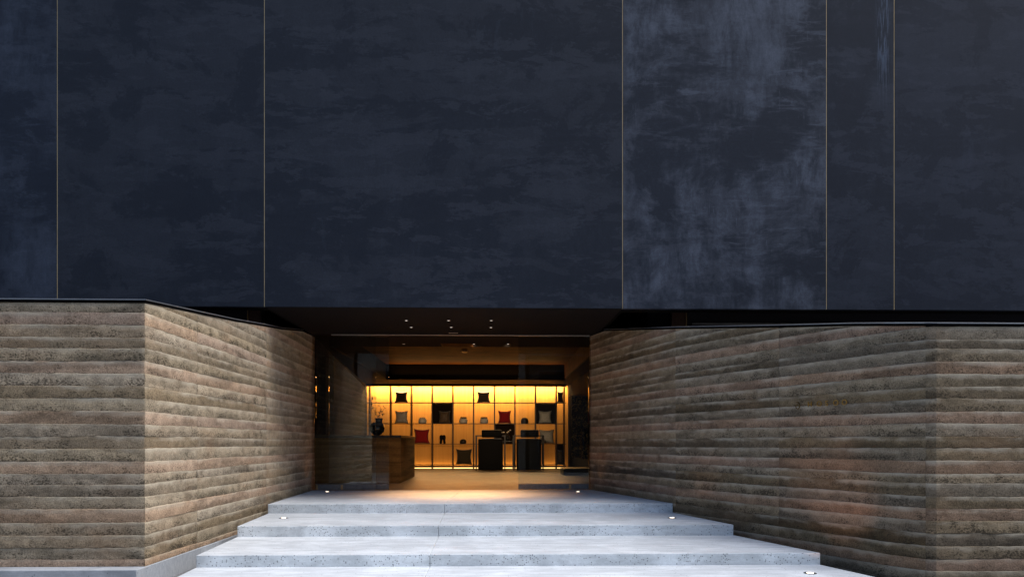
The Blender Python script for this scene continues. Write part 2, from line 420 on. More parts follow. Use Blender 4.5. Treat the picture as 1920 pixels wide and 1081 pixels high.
slab('step_slab', y3, y2 + .3, lx(y3), lx(y2 + .3), rx(y3), rx(y2 + .3), JX3.x, JX2.x, Z_ST, Z3)
slab('step_slab', 5.2, y3 + .3, lx(5.2), lx(y3 + .3), rx(5.2), rx(y3 + .3), JX4.x, JX3.x, Z_ST - .02, Z4)

fl = box('floor', -8, 8, Y_G + .02, 29, Z_LAND - .2, Z_LAND - .002, M['floor']); tag(fl, kind='structure')

# ------------------------------------------------------------------ rammed earth walls
LIFT = .129; Z_PINK = EYE + 1.366
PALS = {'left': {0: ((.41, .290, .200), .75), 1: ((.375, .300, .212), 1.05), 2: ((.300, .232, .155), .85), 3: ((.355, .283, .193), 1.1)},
        'right': {0: ((.295, .195, .13), .8), 1: ((.255, .20, .135), 1.05), 2: ((.175, .133, .086), .85), 3: ((.225, .173, .114), 1.1)}}  # right wall palette darkened: its weaker daylight is put into the colour
def earth_wall(root, path, joints, zbot, coping_pts, seed, off_side, thick=.45, plain=(), pal='left'):
    """path: plan points (x, y, ztop), walked so that the open side is on the left; joints: path indices where panels meet"""
    P = np.array([(p[0], p[1]) for p in path]); ZT = np.array([p[2] for p in path])
    seg = np.linalg.norm(np.diff(P, axis=0), axis=1); S = np.concatenate([[0], np.cumsum(seg)])
    nrm = np.stack([-(np.diff(P, axis=0)[:,1]), np.diff(P, axis=0)[:,0]], 1) / seg[:,None] * off_side
    vn = np.zeros_like(P)
    for i in range(len(P)):
        a = nrm[max(i-1, 0)]; b = nrm[min(i, len(nrm)-1)]; m = a + b; m /= np.linalg.norm(m); vn[i] = m / max(.4, float(np.dot(m, a)))
    rnd = random.Random(seed)
    for pi in range(len(joints) - 1):
        sa, sb = S[joints[pi]], S[joints[pi+1]]
        inner = pi in plain
        g0 = .0035 if 0 < pi and abs(sa) > 0 else 0
        n = max(3, int((sb - sa) / (.022 if not inner else .035)))
        s = np.linspace(sa + .0006, sb - .0006, n)
        s = np.unique(np.concatenate([s, [q for q in S if sa + .003 < q < sb - .003]])); n = len(s)
        bx, by = np.interp(s, S, P[:,0]), np.interp(s, S, P[:,1]); nx, ny = np.interp(s, S, vn[:,0]), np.interp(s, S, vn[:,1]); zt = np.interp(s, S, ZT)
        k = -7
        while True:
            ztop_k = Z_PINK - LIFT * k; zbot_k = ztop_k - LIFT
            if ztop_k < zbot: break
            if zbot_k > zt.max() - .01: k += 1; continue
            def edge(kk):
                e = Z_PINK - LIFT*kk + (((kk*7919 + 13) % 11)/10 - .5)*.022 + (fbm(s*1.3 + 31*kk, s*0 + .5, 5, 3) - .5)*.018 + (vnoise(s*22, s*0+kk, 9) - .5)*.005 + (fbm(s*.4, s*0+kk*7., 77+seed, 2)-.5)*.020
                return e
            et, eb = np.minimum(edge(k), zt), np.maximum(edge(k+1), zbot)
            eb = np.minimum(eb, et)
            keep = np.where(et - eb > .002)[0]
            if len(keep) < 3: k += 1; continue
            i0, i1 = keep[0], keep[-1] + 1
            T = np.array([0, .05, .16, .32, .50, .68, .84, .96, 1.0]); PR = np.array([.0005, .0010, .0014, .0022, .003, .004, .005, .0060, .0042])
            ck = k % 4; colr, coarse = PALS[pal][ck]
            tw = rnd.uniform(-.0035, .0035); amp = (.0075 if coarse > .8 else .0045) * (.45 if inner else 1)
            X = []
            led = np.clip(fbm(s[i0:i1]*.9 + 13*k, s[i0:i1]*0 + k, 41 + seed, 3)*2.6 - .75, .05, 1.25)
            ss = s[i0:i1]; m = len(ss)
            for t_, p_ in zip(T, PR):
                zz = eb[i0:i1] + (et - eb)[i0:i1] * t_
                d = p_ * led * (1 if not inner else .6) + tw + (fbm(ss*16, zz*26, 11+seed+k, 3) - .5) * amp * 1.6 * (1.15 - t_*.75) + (fbm(ss*2.2, zz*5, 3+seed, 2)-.5)*.008
                d[0] -= .001 + .006*float(vnoise(zz[:1]*42, zz[:1]*0 + seed, 5)[0]); d[-1] -= .001 + .006*float(vnoise(zz[-1:]*42, zz[-1:]*0 + seed, 6)[0])
                X.append(np.stack([bx[i0:i1] + nx[i0:i1]*d, by[i0:i1] + ny[i0:i1]*d, zz], 1))
            # returns into the core at top and bottom so that every lift is a solid slab
            bot = X[0].copy(); bot[:,0] -= nx[i0:i1]*.06; bot[:,1] -= ny[i0:i1]*.06
            top = X[-1].copy(); top[:,0] -= nx[i0:i1]*.06; top[:,1] -= ny[i0:i1]*.06
            X = [bot] + X + [top]; TV = np.concatenate([[0], T, [1]]); R = len(X)
            V = np.concatenate(X)
            idx = np.arange(R*m).reshape(R, m)
            a, b, c, d_ = idx[:-1,:-1].ravel(), idx[:-1,1:].ravel(), idx[1:,1:].ravel(), idx[1:,:-1].ravel()
            Fc = np.stack([a, b, c, d_], 1) if off_side < 0 else np.stack([a, d_, c, b], 1)
            me = bpy.data.meshes.new('earth_layer'); me.from_pydata(V.tolist(), [], Fc.tolist()); me.update()
            uvl = me.uv_layers.new(name='UVMap'); li = np.empty(len(me.loops), dtype=np.int32); me.loops.foreach_get('vertex_index', li)
            uv = np.stack([ss[li % m], TV[li // m]], 1); uvl.data.foreach_set('uv', uv.ravel().astype(np.float32))
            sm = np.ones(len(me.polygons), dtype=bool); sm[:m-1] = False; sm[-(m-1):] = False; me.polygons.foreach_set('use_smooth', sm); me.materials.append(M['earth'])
            o = link('earth_layer', me, root)
            j = rnd.uniform(.86, 1.14); w = rnd.uniform(-.02, .02)
            if ck == 2 and rnd.random() < .45: j *= .8
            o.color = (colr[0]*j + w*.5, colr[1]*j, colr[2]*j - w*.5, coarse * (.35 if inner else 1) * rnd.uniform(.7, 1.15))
            k += 1
    # solid core behind the lifts
    inn = P - vn * .035; out = P - vn * thick
    V, Fc = [], []
    for i in range(len(P)):
        V += [(inn[i][0], inn[i][1], Z_ST-.02), (inn[i][0], inn[i][1], ZT[i]-.004), (out[i][0], out[i][1], ZT[i]-.004), (out[i][0], out[i][1], Z_ST-.02)]
    for i in range(len(P)-1):
        q = 4*i
        for e in range(4): Fc.append((q+e, q+(e+1) % 4, q+4+(e+1) % 4, q+4+e))
    Fc.append((0,1,2,3)); Fc.append(tuple(4*(len(P)-1)+i for i in (3,2,1,0)))
    me = mesh('wall_core', V, Fc, M['earth_core']); bm = bmesh.new(); bm.from_mesh(me); bmesh.ops.recalc_face_normals(bm, faces=bm.faces); bm.to_mesh(me); bm.free()
    link('wall_core', me, root)
    # metal coping: folded sheet, proud top lip in a lighter colour as painted highlight
    V, Fc = [], []; prof = [(.014, .002), (.014, .026), (.024, .026), (.024, .036), (.012, .040), (-thick - .02, .040), (-thick - .02, .002)]
    n0, n1 = coping_pts
    for i in range(n0, n1+1):
        for (o_, z_) in prof: V.append((P[i][0] + vn[i][0]*o_, P[i][1] + vn[i][1]*o_, ZT[i] + z_))
    q = len(prof)
    for i in range(n1-n0):
        for e in range(q): Fc.append((i*q+e, i*q+(e+1) % q, (i+1)*q+(e+1) % q, (i+1)*q+e))
    Fc.append(tuple(range(q))); Fc.append(tuple(range((n1-n0)*q, (n1-n0+1)*q))[::-1])
    me = mesh('coping', V, Fc, [M['black'], M['coping']])
    for i in range((n1-n0)*q):
        if i % q in (2, 3, 4): me.polygons[i].material_index = 1
    bm = bmesh.new(); bm.from_mesh(me); bmesh.ops.recalc_face_normals(bm, faces=bm.faces); bm.to_mesh(me); bm.free()
    link('coping', me, root)
    return P, vn, ZT

def wp(X, D, z): v = W(X, D, z); return (v.x, v.y, v.z)
def cX(px, D): return (px - CX) / F * D
cl = W(-3.84, 7.25)
lw = thing('rammed_earth_wall', (cl.x - 1, cl.y, Z_ST), 'rammed earth wall left of the steps, its sunlit side brighter than the face beside it', 'wall')
lpath = [(-9.5, cl.y, EYE + 1.467), (cl.x - .002, cl.y, EYE + 1.467)]
lD = [(7.25, -3.84, 1.462), (8.51, -3.862, 1.584), (9.7, -3.885, 1.70), (11.1, -3.93, 1.861), (11.96, -3.97, 1.954), (13.3, -4.017, 2.14), (14.28, -4.06, 2.176)]
lpath = [(-9.5, cl.y, EYE + 1.467)] + [wp(x, d, z) for d, x, z in lD]
# path runs left to right then away; the open side lies on the right hand
earth_wall(lw, lpath, [0, 1, 2, 4, 7], EYE - 1.287, (0, 6), 3, -1, plain=(3,))
# plinth: projecting ledge on the street face, flush on the side towards the steps
pz = EYE - 1.287 - .001
px_ = [(-9.5, cl.y - .19), (cl.x + .012, cl.y - .19), (cl.x + .014, cl.y)] + [(wp(x, d, z)[0] + .014, wp(x, d, z)[1]) for d, x, z in lD[1:]]
qx_ = [(p[0] - .5, p[1]) for p in px_[2:]][::-1]
qx_[-1] = (cl.x - .5, cl.y + .5)
prism('plinth', px_ + qx_ + [(-9.5, cl.y + .5)], Z_ST - .02, pz, M['plinth'], lw, .008)

rw = thing('rammed_earth_wall', (W(4.5, 7.3).x, W(4.5, 7.3).y, Z_ST), 'rammed earth wall right of the steps that carries the small brass sign', 'wall')
rc = W(4.465, 7.30)
rD = [(14.2, 1.585, 2.176), (13.48, 1.80, 2.174), (10.9, 2.57, 1.79), (9.04, 3.48, 1.503), (8.73, 3.63, 1.457), (8.12, 3.94, 1.368), (7.68, 4.14, 1.295), (7.35, 4.385, 1.238), (7.30, 4.465, 1.228)]
rpath = [wp(x, d, z) for d, x, z in rD] + [(11.0, rc.y, EYE + 1.222)]
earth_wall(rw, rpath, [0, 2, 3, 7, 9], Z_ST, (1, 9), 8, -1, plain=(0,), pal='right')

# ------------------------------------------------------------------ the building
bl = thing('shop_building', (0, Y_F, Z_ST), 'dark blue panelled shop building with brass joints hanging over the entrance', 'building')
ZTOP = EYE + 9.2
js = [on_y(p, 500, Y_F).x for p in (107, 495.5, 1167.5, 1550, 1677)]
xs = [-15.0] + js + [on_y(2150, 500, Y_F).x, 16.0]
tints = [((.85,.95,1.1), .42), ((.92,.95,1.0), .10), ((1.0,1.02,1.05), .10), ((1.22,1.22,1.24), 1.0), ((.94,.98,1.08), .16), ((.92,.97,1.1), .10), ((.93,.98,1.1), .12)]
for i in range(len(xs) - 1):
    o = box('facade_panel', xs[i] + .007, xs[i+1] - .007, Y_F, Y_F + .09, SOF, ZTOP, M['panel'], bl, .003)
    c, a = tints[i]; o.color = (*c, a)
for x in xs[1:-1]:
    box('brass_strip', x - .0048, x + .0048, Y_F + .006, Y_F + .05, SOF + .002, ZTOP - .01, M['brass'], bl)
    box('joint_backing', x - .0068, x + .0068, Y_F + .052, Y_F + .088, SOF + .002, ZTOP - .01, M['black'], bl)
box('upper_storey_wall', -15, 16, Y_F + .10, Y_F + .35, SOF + .004, ZTOP + .02, M['black'], bl)
box('roof_slab', -15, 16, Y_F + .36, 29.5, SOF + .62, SOF + .9, M['black'], bl)
# soffit over the entrance (between the second and third joints), then the ceiling behind the glass with its raised coffer
sx0, sx1 = js[1] + .01, js[2] - .01
box('soffit', sx0, sx1, Y_F + .36, Y_G - .05, SOF, SOF + .05, M['soffit'], bl)
box('soffit_edge', sx0, sx1, Y_F + .006, Y_F + .355, SOF - .004, SOF + .003, M['soffit'], bl)
YC0, YC1 = W(0, 15.75).y, W(0, 24.0).y; XC0, XC1 = on_y(725, 712, YC1).x, on_y(1058, 712, YC1).x
box('ceiling_board', -8, 8, Y_G + .01, YC0, SOF, SOF + .05, M['soffit'], bl)
box('ceiling_board', -8, XC0, YC0, YC1, SOF, SOF + .05, M['soffit'], bl)
box('ceiling_board', XC1, 8, YC0, YC1, SOF, SOF + .05, M['soffit'], bl)
box('ceiling_board', -8, 8, YC1, 27.2, SOF, SOF + .05, M['soffit'], bl)
CT = EYE + 2.71
box('coffer_top', XC0 - .1, XC1 + .1, YC0 - .1, YC1 + .02, CT, CT + .05, M['wood'], bl)
box('coffer_side', XC0 - .06, XC0, YC0, YC1, SOF + .052, CT - .002, M['black'], bl)
box('coffer_side', XC1, XC1 + .06, YC0, YC1, SOF + .052, CT - .002, M['wood'], bl)
box('coffer_side', XC0, XC1, YC1 - .05, YC1 - .003, SOF + .002, CT - .002, M['black'], bl)
box('coffer_side', XC0, XC1, YC0 - .06, YC0, SOF + .052, CT - .002, M['black'], bl)
# gaps on both sides of the soffit, above the earth walls
zr0 = EYE + .9
yr = Y_F + 1.75
box('recess_wall', -15, -4.3, yr, yr + .2, Z_ST, SOF + .62, M['recess'], bl)
box('recess_wall', 2.9, 16, yr, yr + .2, Z_ST, SOF + .62, M['recess'], bl)
box('recess_side', sx0 - .06, sx0 - .002, Y_F + .36, yr, SOF + .006, SOF + .62, M['black'], bl)
box('recess_side', sx1 + .002, sx1 + .06, Y_F + .36, yr, SOF + .006, SOF + .62, M['black'], bl)
yb = Y_F + 1.2
xr = on_y(1287, 600, yb).x
box('recess_panel', xr + .012, 15.9, yb, yb + .05, EYE + 1.2, SOF + .4, M['recess'], bl)
box('brass_trim', xr - .008, xr + .008, yb - .01, yb + .05, EYE + 1.2, SOF + .4, M['brass'], bl)
box('timber_post', xr - .26, xr - .012, yb, yb + .06, EYE + 1.2, SOF + .4, M['wood_red'], bl)
zs = on_y(1350, 607, yb).z
box('window_sill', xr + .1, 15.9, yb - .04, yb - .002, zs - .012, zs + .012, M['coping'], bl, .002)
xl = on_y(464.5, 590, yb).x
box('brass_trim', xl - .008, xl + .008, yb - .01, yb + .05, EYE + 1.2, SOF + .4, M['brass'], bl)
box('timber_post', xl + .012, xl + .22, yb, yb + .06, EYE + 1.2, SOF + .4, M['wood_red'], bl)
# interior walls
a, b = W(-4.46, 17.35), W(-5.48, 26.3)
prism('interior_wall', [(a.x, a.y), (b.x, b.y), (b.x - .2, b.y), (a.x - .2, a.y)], Z_LAND, SOF - .001, M['plaster'], bl)
box('interior_wall', -5.6, -5.4, Y_G + .1, a.y + .4, Z_LAND, SOF - .001, M['black'], bl)
box('interior_wall', -5.4, a.x - .2, a.y + .2, a.y + .4, Z_LAND, SOF - .001, M['black'], bl)
a, b = W(2.55, 14.3), W(2.12, 26.4)
prism('interior_wall', [(a.x, a.y), (a.x + .2, a.y), (b.x + .2, b.y), (b.x, b.y)], Z_LAND, SOF - .001, M['black'], bl)
YB = W(0, 26.25).y
box('rear_wall', -8, 8, YB, YB + .2, Z_LAND, SOF - .001, M['gold_wall'], bl)
# returns that close the room off from outside
box('return_wall', -5.4, LG.x - .02, Y_G, Y_G + .1, Z_LAND, SOF - .001, M['black'], bl)
box('return_wall', RG.x + .12, 3.2, Y_G, Y_G + .1, Z_LAND, SOF - .001, M['black'], bl)
box('outer_wall', -8.2, -8, yr + .2, 29, Z_ST, SOF + .62, M['black'], bl)
box('outer_wall', 8, 8.2, yr + .2, 29, Z_ST, SOF + .62, M['black'], bl)
box('outer_wall', -8.2, 8.2, 29, 29.2, Z_ST, SOF + .9, M['black'], bl)
# head track over the glass, ceiling vent
hx0, hx1 = on_y(622, 628, Y_G).x, on_y(1105, 628, Y_G).x
box('head_track', hx0, hx1, Y_G - .045, Y_G + .008, SOF - .016, SOF - .002, M['head'], bl)
v0, v1 = on_z(826, 643, SOF), on_z(884, 635, SOF)
vent = thing('ceiling_vent', ((v0.x+v1.x)/2, (v0.y+v1.y)/2, SOF - .02), 'brown rectangular ceiling vent just inside the glass', 'vent')
box('vent_frame', v0.x, v1.x, v0.y - .0, v0.y + .42, SOF - .012, SOF - .002, M['wood'], vent)
for i in range(5):
    box('vent_slat', v0.x + .04, v1.x - .04, v0.y + .04 + i*.075, v0.y + .075 + i*.075, SOF - .020, SOF - .0125, M['wood'], vent)
s0 = on_z(850, 623.5, SOF)
sl = box('ceiling_slot', s0.x - .09, s0.x + .09, s0.y - .02, s0.y + .02, SOF - .008, SOF - .001, M['head']); tag(sl, 'short pale slot fitting in the soffit just in front of the glass', 'slot fitting')
c0 = on_z(871, 656.5, CT)
sp = lathe('sprinkler', [(.0, -.06), (.07, -.06), (.09, -.02), (.09, 0)], (c0.x, c0.y, CT), M['brass']); tag(sp, 'small round brass fitting on the timber ceiling', 'sprinkler')

# ------------------------------------------------------------------ glass doors
def pane(x0, x1, y, label, feet, group='glass door leaves'):
    t = thing('glass_door', ((x0+x1)/2, y, Z_LAND), label, 'glass door', group)
    box('pane', x0, x1, y - .006, y + .006, Z_LAND + .125, SOF - .02, M['glass'], t)
    box('bottom_rail', x0, x1, y - .02, y + .02, Z_LAND + .012, Z_LAND + .122, M['steel'], t, .003)
    for f in feet: box('floor_guide', f - .022, f + .022, y - .035, y - .0205, Z_LAND + .02, Z_LAND + .11, M['brass'], t, .003)
    return t
gx = lambda p: on_y(p, 900, Y_G).x
pane(gx(592), gx(704), Y_G + .03, 'fixed glass leaf left of the doorway, next to the wall', [gx(594), gx(641)])
pane(gx(615), gx(728), Y_G + .09, 'sliding glass leaf stacked behind the left fixed leaf', [])
pane(gx(972), gx(1104), Y_G + .03, 'clear glass leaf right of the doorway', [gx(1069)])

# ------------------------------------------------------------------ counter, vase, branch
ct = thing('reception_counter', (W(-3.6, 16.5).x, W(-3.6, 16.5).y, Z_LAND), 'long brown reception counter with a dark top left of the doorway', 'counter')
yc0 = W(-3, 16.5).y; zc = EYE + .187; xr_ = on_z(751, 904.8, Z_LAND).x; rr = on_z(777.5, 892.3, Z_LAND)
prism('counter_front', [(-5.2, yc0), (xr_, yc0), (xr_ - .02, yc0 + .62), (-5.2, yc0 + .62)], Z_LAND, zc - .062, M['counter'], ct, .006)
prism('counter_return', [(xr_ - .7, yc0 + .622), (xr_ - .02, yc0 + .622), (rr.x, rr.y), (rr.x - .68, rr.y)], Z_LAND, zc - .062, M['counter'], ct, .006)
prism('countertop', [(-5.2, yc0 - .015), (xr_ + .015, yc0 - .015), (rr.x + .015, rr.y), (rr.x - .68, rr.y), (xr_ - .7, yc0 + .62), (-5.2, yc0 + .62)], zc - .06, zc, M['counter_top'], ct, .004)
vb = on_y(707, 815, yc0 + .33)
vs = thing('vase', (vb.x, vb.y, zc), 'round smoky black vase with a stub neck on the counter', 'vase')
lathe('body', [(.05, 0), (.07, .004), (.115, .035), (.165, .09), (.185, .16), (.175, .23), (.135, .285), (.09, .315)], (vb.x, vb.y, zc), M['vase'], vs, 36)
lathe('neck', [(.085, 0), (.083, .07), (.096, .125), (.094, .13), (.078, .128), (.068, .06)], (vb.x + .045, vb.y, zc + .285), M['vase'], vs, 28)
br = thing('flowering_branch', (vb.x + .045, vb.y, zc + .36), 'sparse leafy branch arching out of the black vase', 'branch')
rb = random.Random(4)
o0 = Vector((vb.x + .045, vb.y, zc + .36))
def P3(px, py, dy=0): return on_y(px, py, vb.y + dy)
stems = [[o0, P3(704, 773, .02), P3(698, 763, .03), P3(692, 752, .04), P3(688, 745, .03)], [P3(698, 763, .03), P3(695, 753, 0), P3(697, 744, -.03)],
         [P3(704, 773, .02), P3(705, 764, -.03), P3(703, 755, -.05)], [o0, P3(712, 774, -.02), P3(714, 765, -.04), P3(711, 756, -.05)],
         [P3(712, 774, -.02), P3(718, 770, 0), P3(721, 763, .03)], [o0, P3(710, 778, .03), P3(718, 775, .04), P3(721, 774, .06)], [P3(692, 752, .04), P3(699, 748, .06), P3(703, 746, .06)]]
V, Fc = [], []
for s_ in stems:
    v, f = tube_data(s_, .0055, .0025, 5); k = len(V); V += v; Fc += [tuple(q+k for q in x) for x in f]
link('stem', mesh('stem', V, Fc, M['stem'], True), br)
for nm, mat, cnt, sz in (('leaf', M['leaf'], 46, .05), ('blossom', M['petal'], 8, .02)):
    for i in range(cnt):
        s_ = stems[rb.choice([0,1,2,3,3,4,4,5,5,5,6])] if nm == 'leaf' else stems[rb.choice([4,5,0])]
        j = rb.randrange(1, len(s_)); p = Vector(s_[j-1]).lerp(Vector(s_[j]), rb.random()) + Vector((rb.uniform(-.03,.03), rb.uniform(-.03,.03), rb.uniform(-.03,.03)))
        R = Euler((rb.uniform(0,6), rb.uniform(0,6), rb.uniform(0,6))).to_matrix(); L = sz*rb.uniform(.6,1.25); w_ = L*.28
        pts = [(0,0,0), (L*.3,w_,.004), (L*.7,w_*.8,.006), (L,0,0), (L*.7,-w_*.8,.006), (L*.3,-w_,.004), (L*.5,0,-.006)]
        vv = [p + R @ Vector(q) for q in pts]; ff = [(0,1,6),(1,2,6),(2,3,6),(3,4,6),(4,5,6),(5,0,6)]
        link(nm, mesh(nm, vv, ff, mat), br)

# ------------------------------------------------------------------ display shelf on the rear wall
YS = W(0, 25.75).y
shf = thing('display_shelf', (on_y(870, 877, YS).x, YS, Z_LAND), 'wide open grid shelf glowing gold across the back wall', 'shelf')
ux = [on_y(p, 800, YS).x for p in (692.5, 731.8, 770.9, 810.2, 848.9, 887.9, 927.3, 965.6, 1004.2, 1043.3, 1058)]
uz = [on_y(880, p, YS).z for p in (754, 793, 831, 870)]
zt_ = on_y(880, 724, YS).z; x0s = on_y(675, 800, YS).x; x1s = on_y(1061.5, 800, YS).x
for x in ux: box('upright', x - .024, x + .024, YS - .02, YS + .30, Z_LAND, zt_, M['frame'], shf)
for i, z in enumerate(uz): box('shelf_board', x0s, x1s, YS - .012, YS + .29, z - .022, z, M['frame'], shf)
box('base_board', x0s, x1s, YS + .01, YS + .03, uz[3] - .10, uz[3] - .04, M['frame'], shf)
box('header_rail', x0s, x1s, YS - .025, YS + .02, zt_, zt_ + .11, M['black'], shf)
cells = list(zip(ux[:-1], ux[1:]))
def dark_cell(c, r):           # lined cell: dark back panel
    x0, x1 = cells[c]; z0 = uz[r]; z1 = uz[r-1] - .022
    box('dark_back_panel', x0 + .02, x1 - .02, YS + .27, YS + .295, z0 + .001, z1 - .002, M['cell_dark'], shf)
dark_cell(2+0, 1) if 0 else None
for c, r in ((3, 1), (8, 1), (6, 2), (9, 3)): dark_cell(c, r)

def cushion(px0, px1, pyt, row, mat, label, group='cushions on the display shelf', tilt=0):
    z0 = uz[row]; a = on_y(px0, 800, YS); b = on_y(px1, 800, YS); zt = on_y(px0, pyt, YS).z
    cx, w, h = (a.x + b.x)/2, (b.x - a.x)/2, zt - z0
    N = 14; V, Fc = [], []
    for side in (1, -1):
        for j in range(N+1):
            for i in range(N+1):
                x, y = -1 + 2*i/N, -1 + 2*j/N
                cxk = abs(x)**3*abs(y)**3
                sx = x * (1 - .17*(1 - y*y)) * (1 + .02*cxk) ; sy = y * (1 - .15*(1 - x*x) * (1 if y > 0 else .25))
                th = .16 * (max(0, 1 - x**4) * max(0, 1 - y**4))**.6
                V.append((cx + sx*w, YS + .13 + side*th*.8 - (1-(sy+1)/2)*.03, z0 + .004 + (sy + 1)/2*h))
    q = (N+1)
    for sidx in (0, 1):
        for j in range(N):
            for i in range(N):
                k = sidx*q*q + j*q + i; f = (k, k+1, k+q+1, k+q)
                Fc.append(f[::-1] if sidx == 0 else f)
    me = mesh('cushion', V, Fc, mat, True); bm = bmesh.new(); bm.from_mesh(me); bmesh.ops.remove_doubles(bm, verts=bm.verts, dist=.0006); bm.to_mesh(me); bm.free()
    o = link('cushion', me); tag(o, label, 'cushion', group); return o
cushion(739.5, 764, 732.5, 0, M['f_dark'], 'dark olive cushion alone in the top row, above the silver cushion')
cushion(894, 919, 732.5, 0, M['f_dark'], 'dark olive cushion in the top row, fifth cell to the right of its twin')
cushion(1045.5, 1056.8, 732, 0, M['f_dark'], 'dark cushion squeezed in the narrow end cell of the top row')
cushion(739.5, 764.5, 769, 1, M['f_silver'], 'silvery cushion in the second row under a dark olive cushion')
cushion(822, 844, 769.5, 1, M['f_brown'], 'brown figured cushion inside the dark lined cell of the second row')
cushion(934, 958.5, 769, 1, M['f_red'], 'crimson cushion in the second row, above the left armchair')
cushion(1010, 1035, 769, 1, M['f_white'], 'ivory cushion in a dark lined cell of the second row')
cushion(775.5, 805, 803.5, 2, M['f_red'], 'crimson cushion in the third row beside the counter end')
cushion(1010.5, 1040, 804.5, 2, M['f_silver'], 'pale brocade cushion in the third row behind the right armchair')
cushion(854.5, 885, 841, 3, M['f_dark'], 'dark cushion in the bottom row left of the armchairs')
cushion(1045.5, 1056.5, 842, 3, M['f_brown'], 'brown cushion in the narrow dark cell at the bottom row end')
def sx_(px): return on_y(px, 800, YS).x
def dome(px, w, h, row, mat, label, cat, name):
    o = lathe(name, [(w*.86, 0), (w, h*.25), (w*.97, h*.5), (w*.8, h*.8), (w*.45, h*.97), (.01, h)], (sx_(px), YS + .13, uz[row]), mat); tag(o, label, cat); return o
dome(791.5, .155, .23, 1, M['ceramic'], 'cream domed ceramic ornament alone in the second row', 'ornament', 'ceramic_dome')
dome(984, .145, .22, 1, M['ceramic_dark'], 'dark domed ornament right of the crimson cushion', 'ornament', 'ceramic_dome')
dome(868, .125, .17, 2, M['ceramic_dark'], 'small dark domed ornament in the third row above the dark cushion', 'ornament', 'ceramic_dome')
for px, lab in ((868.5, 'cream lidded pot directly right of the dark lined cell'), (907.5, 'cream lidded pot directly left of the crimson cushion')):
    p = (sx_(px), YS + .13, uz[1])
    t = thing('ceramic_pot', p, lab, 'pot', 'cream pots on the second row')
    lathe('body', [(.10, 0), (.145, .02), (.158, .09), (.15, .15), (.11, .185), (.10, .19)], p, M['ceramic'], t)
    lathe('rim', [(.10, .188), (.125, .19), (.128, .215), (.115, .235), (.02, .237)], p, M['rim'], t)
t = thing('slipper_pair', (sx_(829.5), YS + .13, uz[2]), 'pair of black slippers stood on end in the third row', 'slippers')
for dx, tl in ((-.075, .12), (.075, -.12)):
    p = (sx_(829.5) + dx, YS + .13, uz[2])
    o = lathe('slipper', [(.035, 0), (.048, .03), (.046, .12), (.066, .2), (.072, .26), (.055, .31), (.02, .325)], p, M['leather'], t, 20, 1, .55)
    o.rotation_euler = (0, tl, 0)
# small flowering stems in a black vase on the low table between the armchairs
# ------------------------------------------------------------------ armchairs seen from behind
def rbox(name, x0, x1, y0, y1, z0, z1, mat, parent, bv):
    o = box(name, x0, x1, y0, y1, z0, z1, mat, parent); bevel(o, bv, 4); o.data.polygons.foreach_set('use_smooth', [True]*len(o.data.polygons)); return o
yk = on_z(919, 881.3, Z_LAND).y
def armchair(pxl, pxr, pfl, pfr, hl, hr, label):
    q = lambda p: on_y(p, 850, yk).x
    zp = lambda p: on_y(900, p, yk).z
    x0, x1 = q(pxl), q(pxr)
    t = thing('armchair', ((x0+x1)/2, yk + .3, Z_LAND), label, 'armchair', 'armchairs seen from behind')
    rbox('back_panel', x0, x1, yk, yk + .16, Z_LAND + .01, zp(822), M['leather'], t, .03)
    rbox('seat', x0 + .03, x1 - .03, yk + .162, yk + .80, Z_LAND + .12, Z_LAND + .5, M['leather'], t, .04)
    rbox('headrest', q(hl), q(hr), yk + .02, yk + .15, zp(819.5), zp(805), M['leather'], t, .045)
    box('piping', q(hl) + .03, q(hr) - .03, yk + .03, yk + .14, zp(822) - .002, zp(822) + .012, M['steel'], t)
    xa, xb = q(pfl), q(pfr); za = zp(815); zb = zp(874)
    r = .022
    for x in (xa, xb):
        join_boxes('arm_frame', [(x - r, x + r, yk + .20, yk + .2 + 2*r, zb, za), (x - r, x + r, yk + .78, yk + .78 + 2*r, zb, za), (x - r, x + r, yk + .2 + 2*r + .001, yk + .779, za - 2*r, za), (x - r, x + r, yk + .2 + 2*r + .001, yk + .779, zb, zb + 2*r)], M['blackmetal'], t)
        for yy in (yk + .20, yk + .78): lathe('foot', [(.03, 0), (.03, .02), (.012, .022), (.012, zb - Z_LAND)], (x, yy + r, Z_LAND), M['blackmetal'], t, 10)
    box('crossbar', xa + r, xb - r, yk + .20, yk + .2 + 2*r, za - 2*r + .001, za - .001, M['blackmetal'], t)
    return t
armchair(896.5, 942.5, 892.3, 947, 903, 941, 'black boxy armchair seen from behind, the one nearer the counter')
armchair(968.5, 1015, 963.5, 1020, 976, 1010.5, 'black boxy armchair seen from behind, in front of the pale brocade cushion')
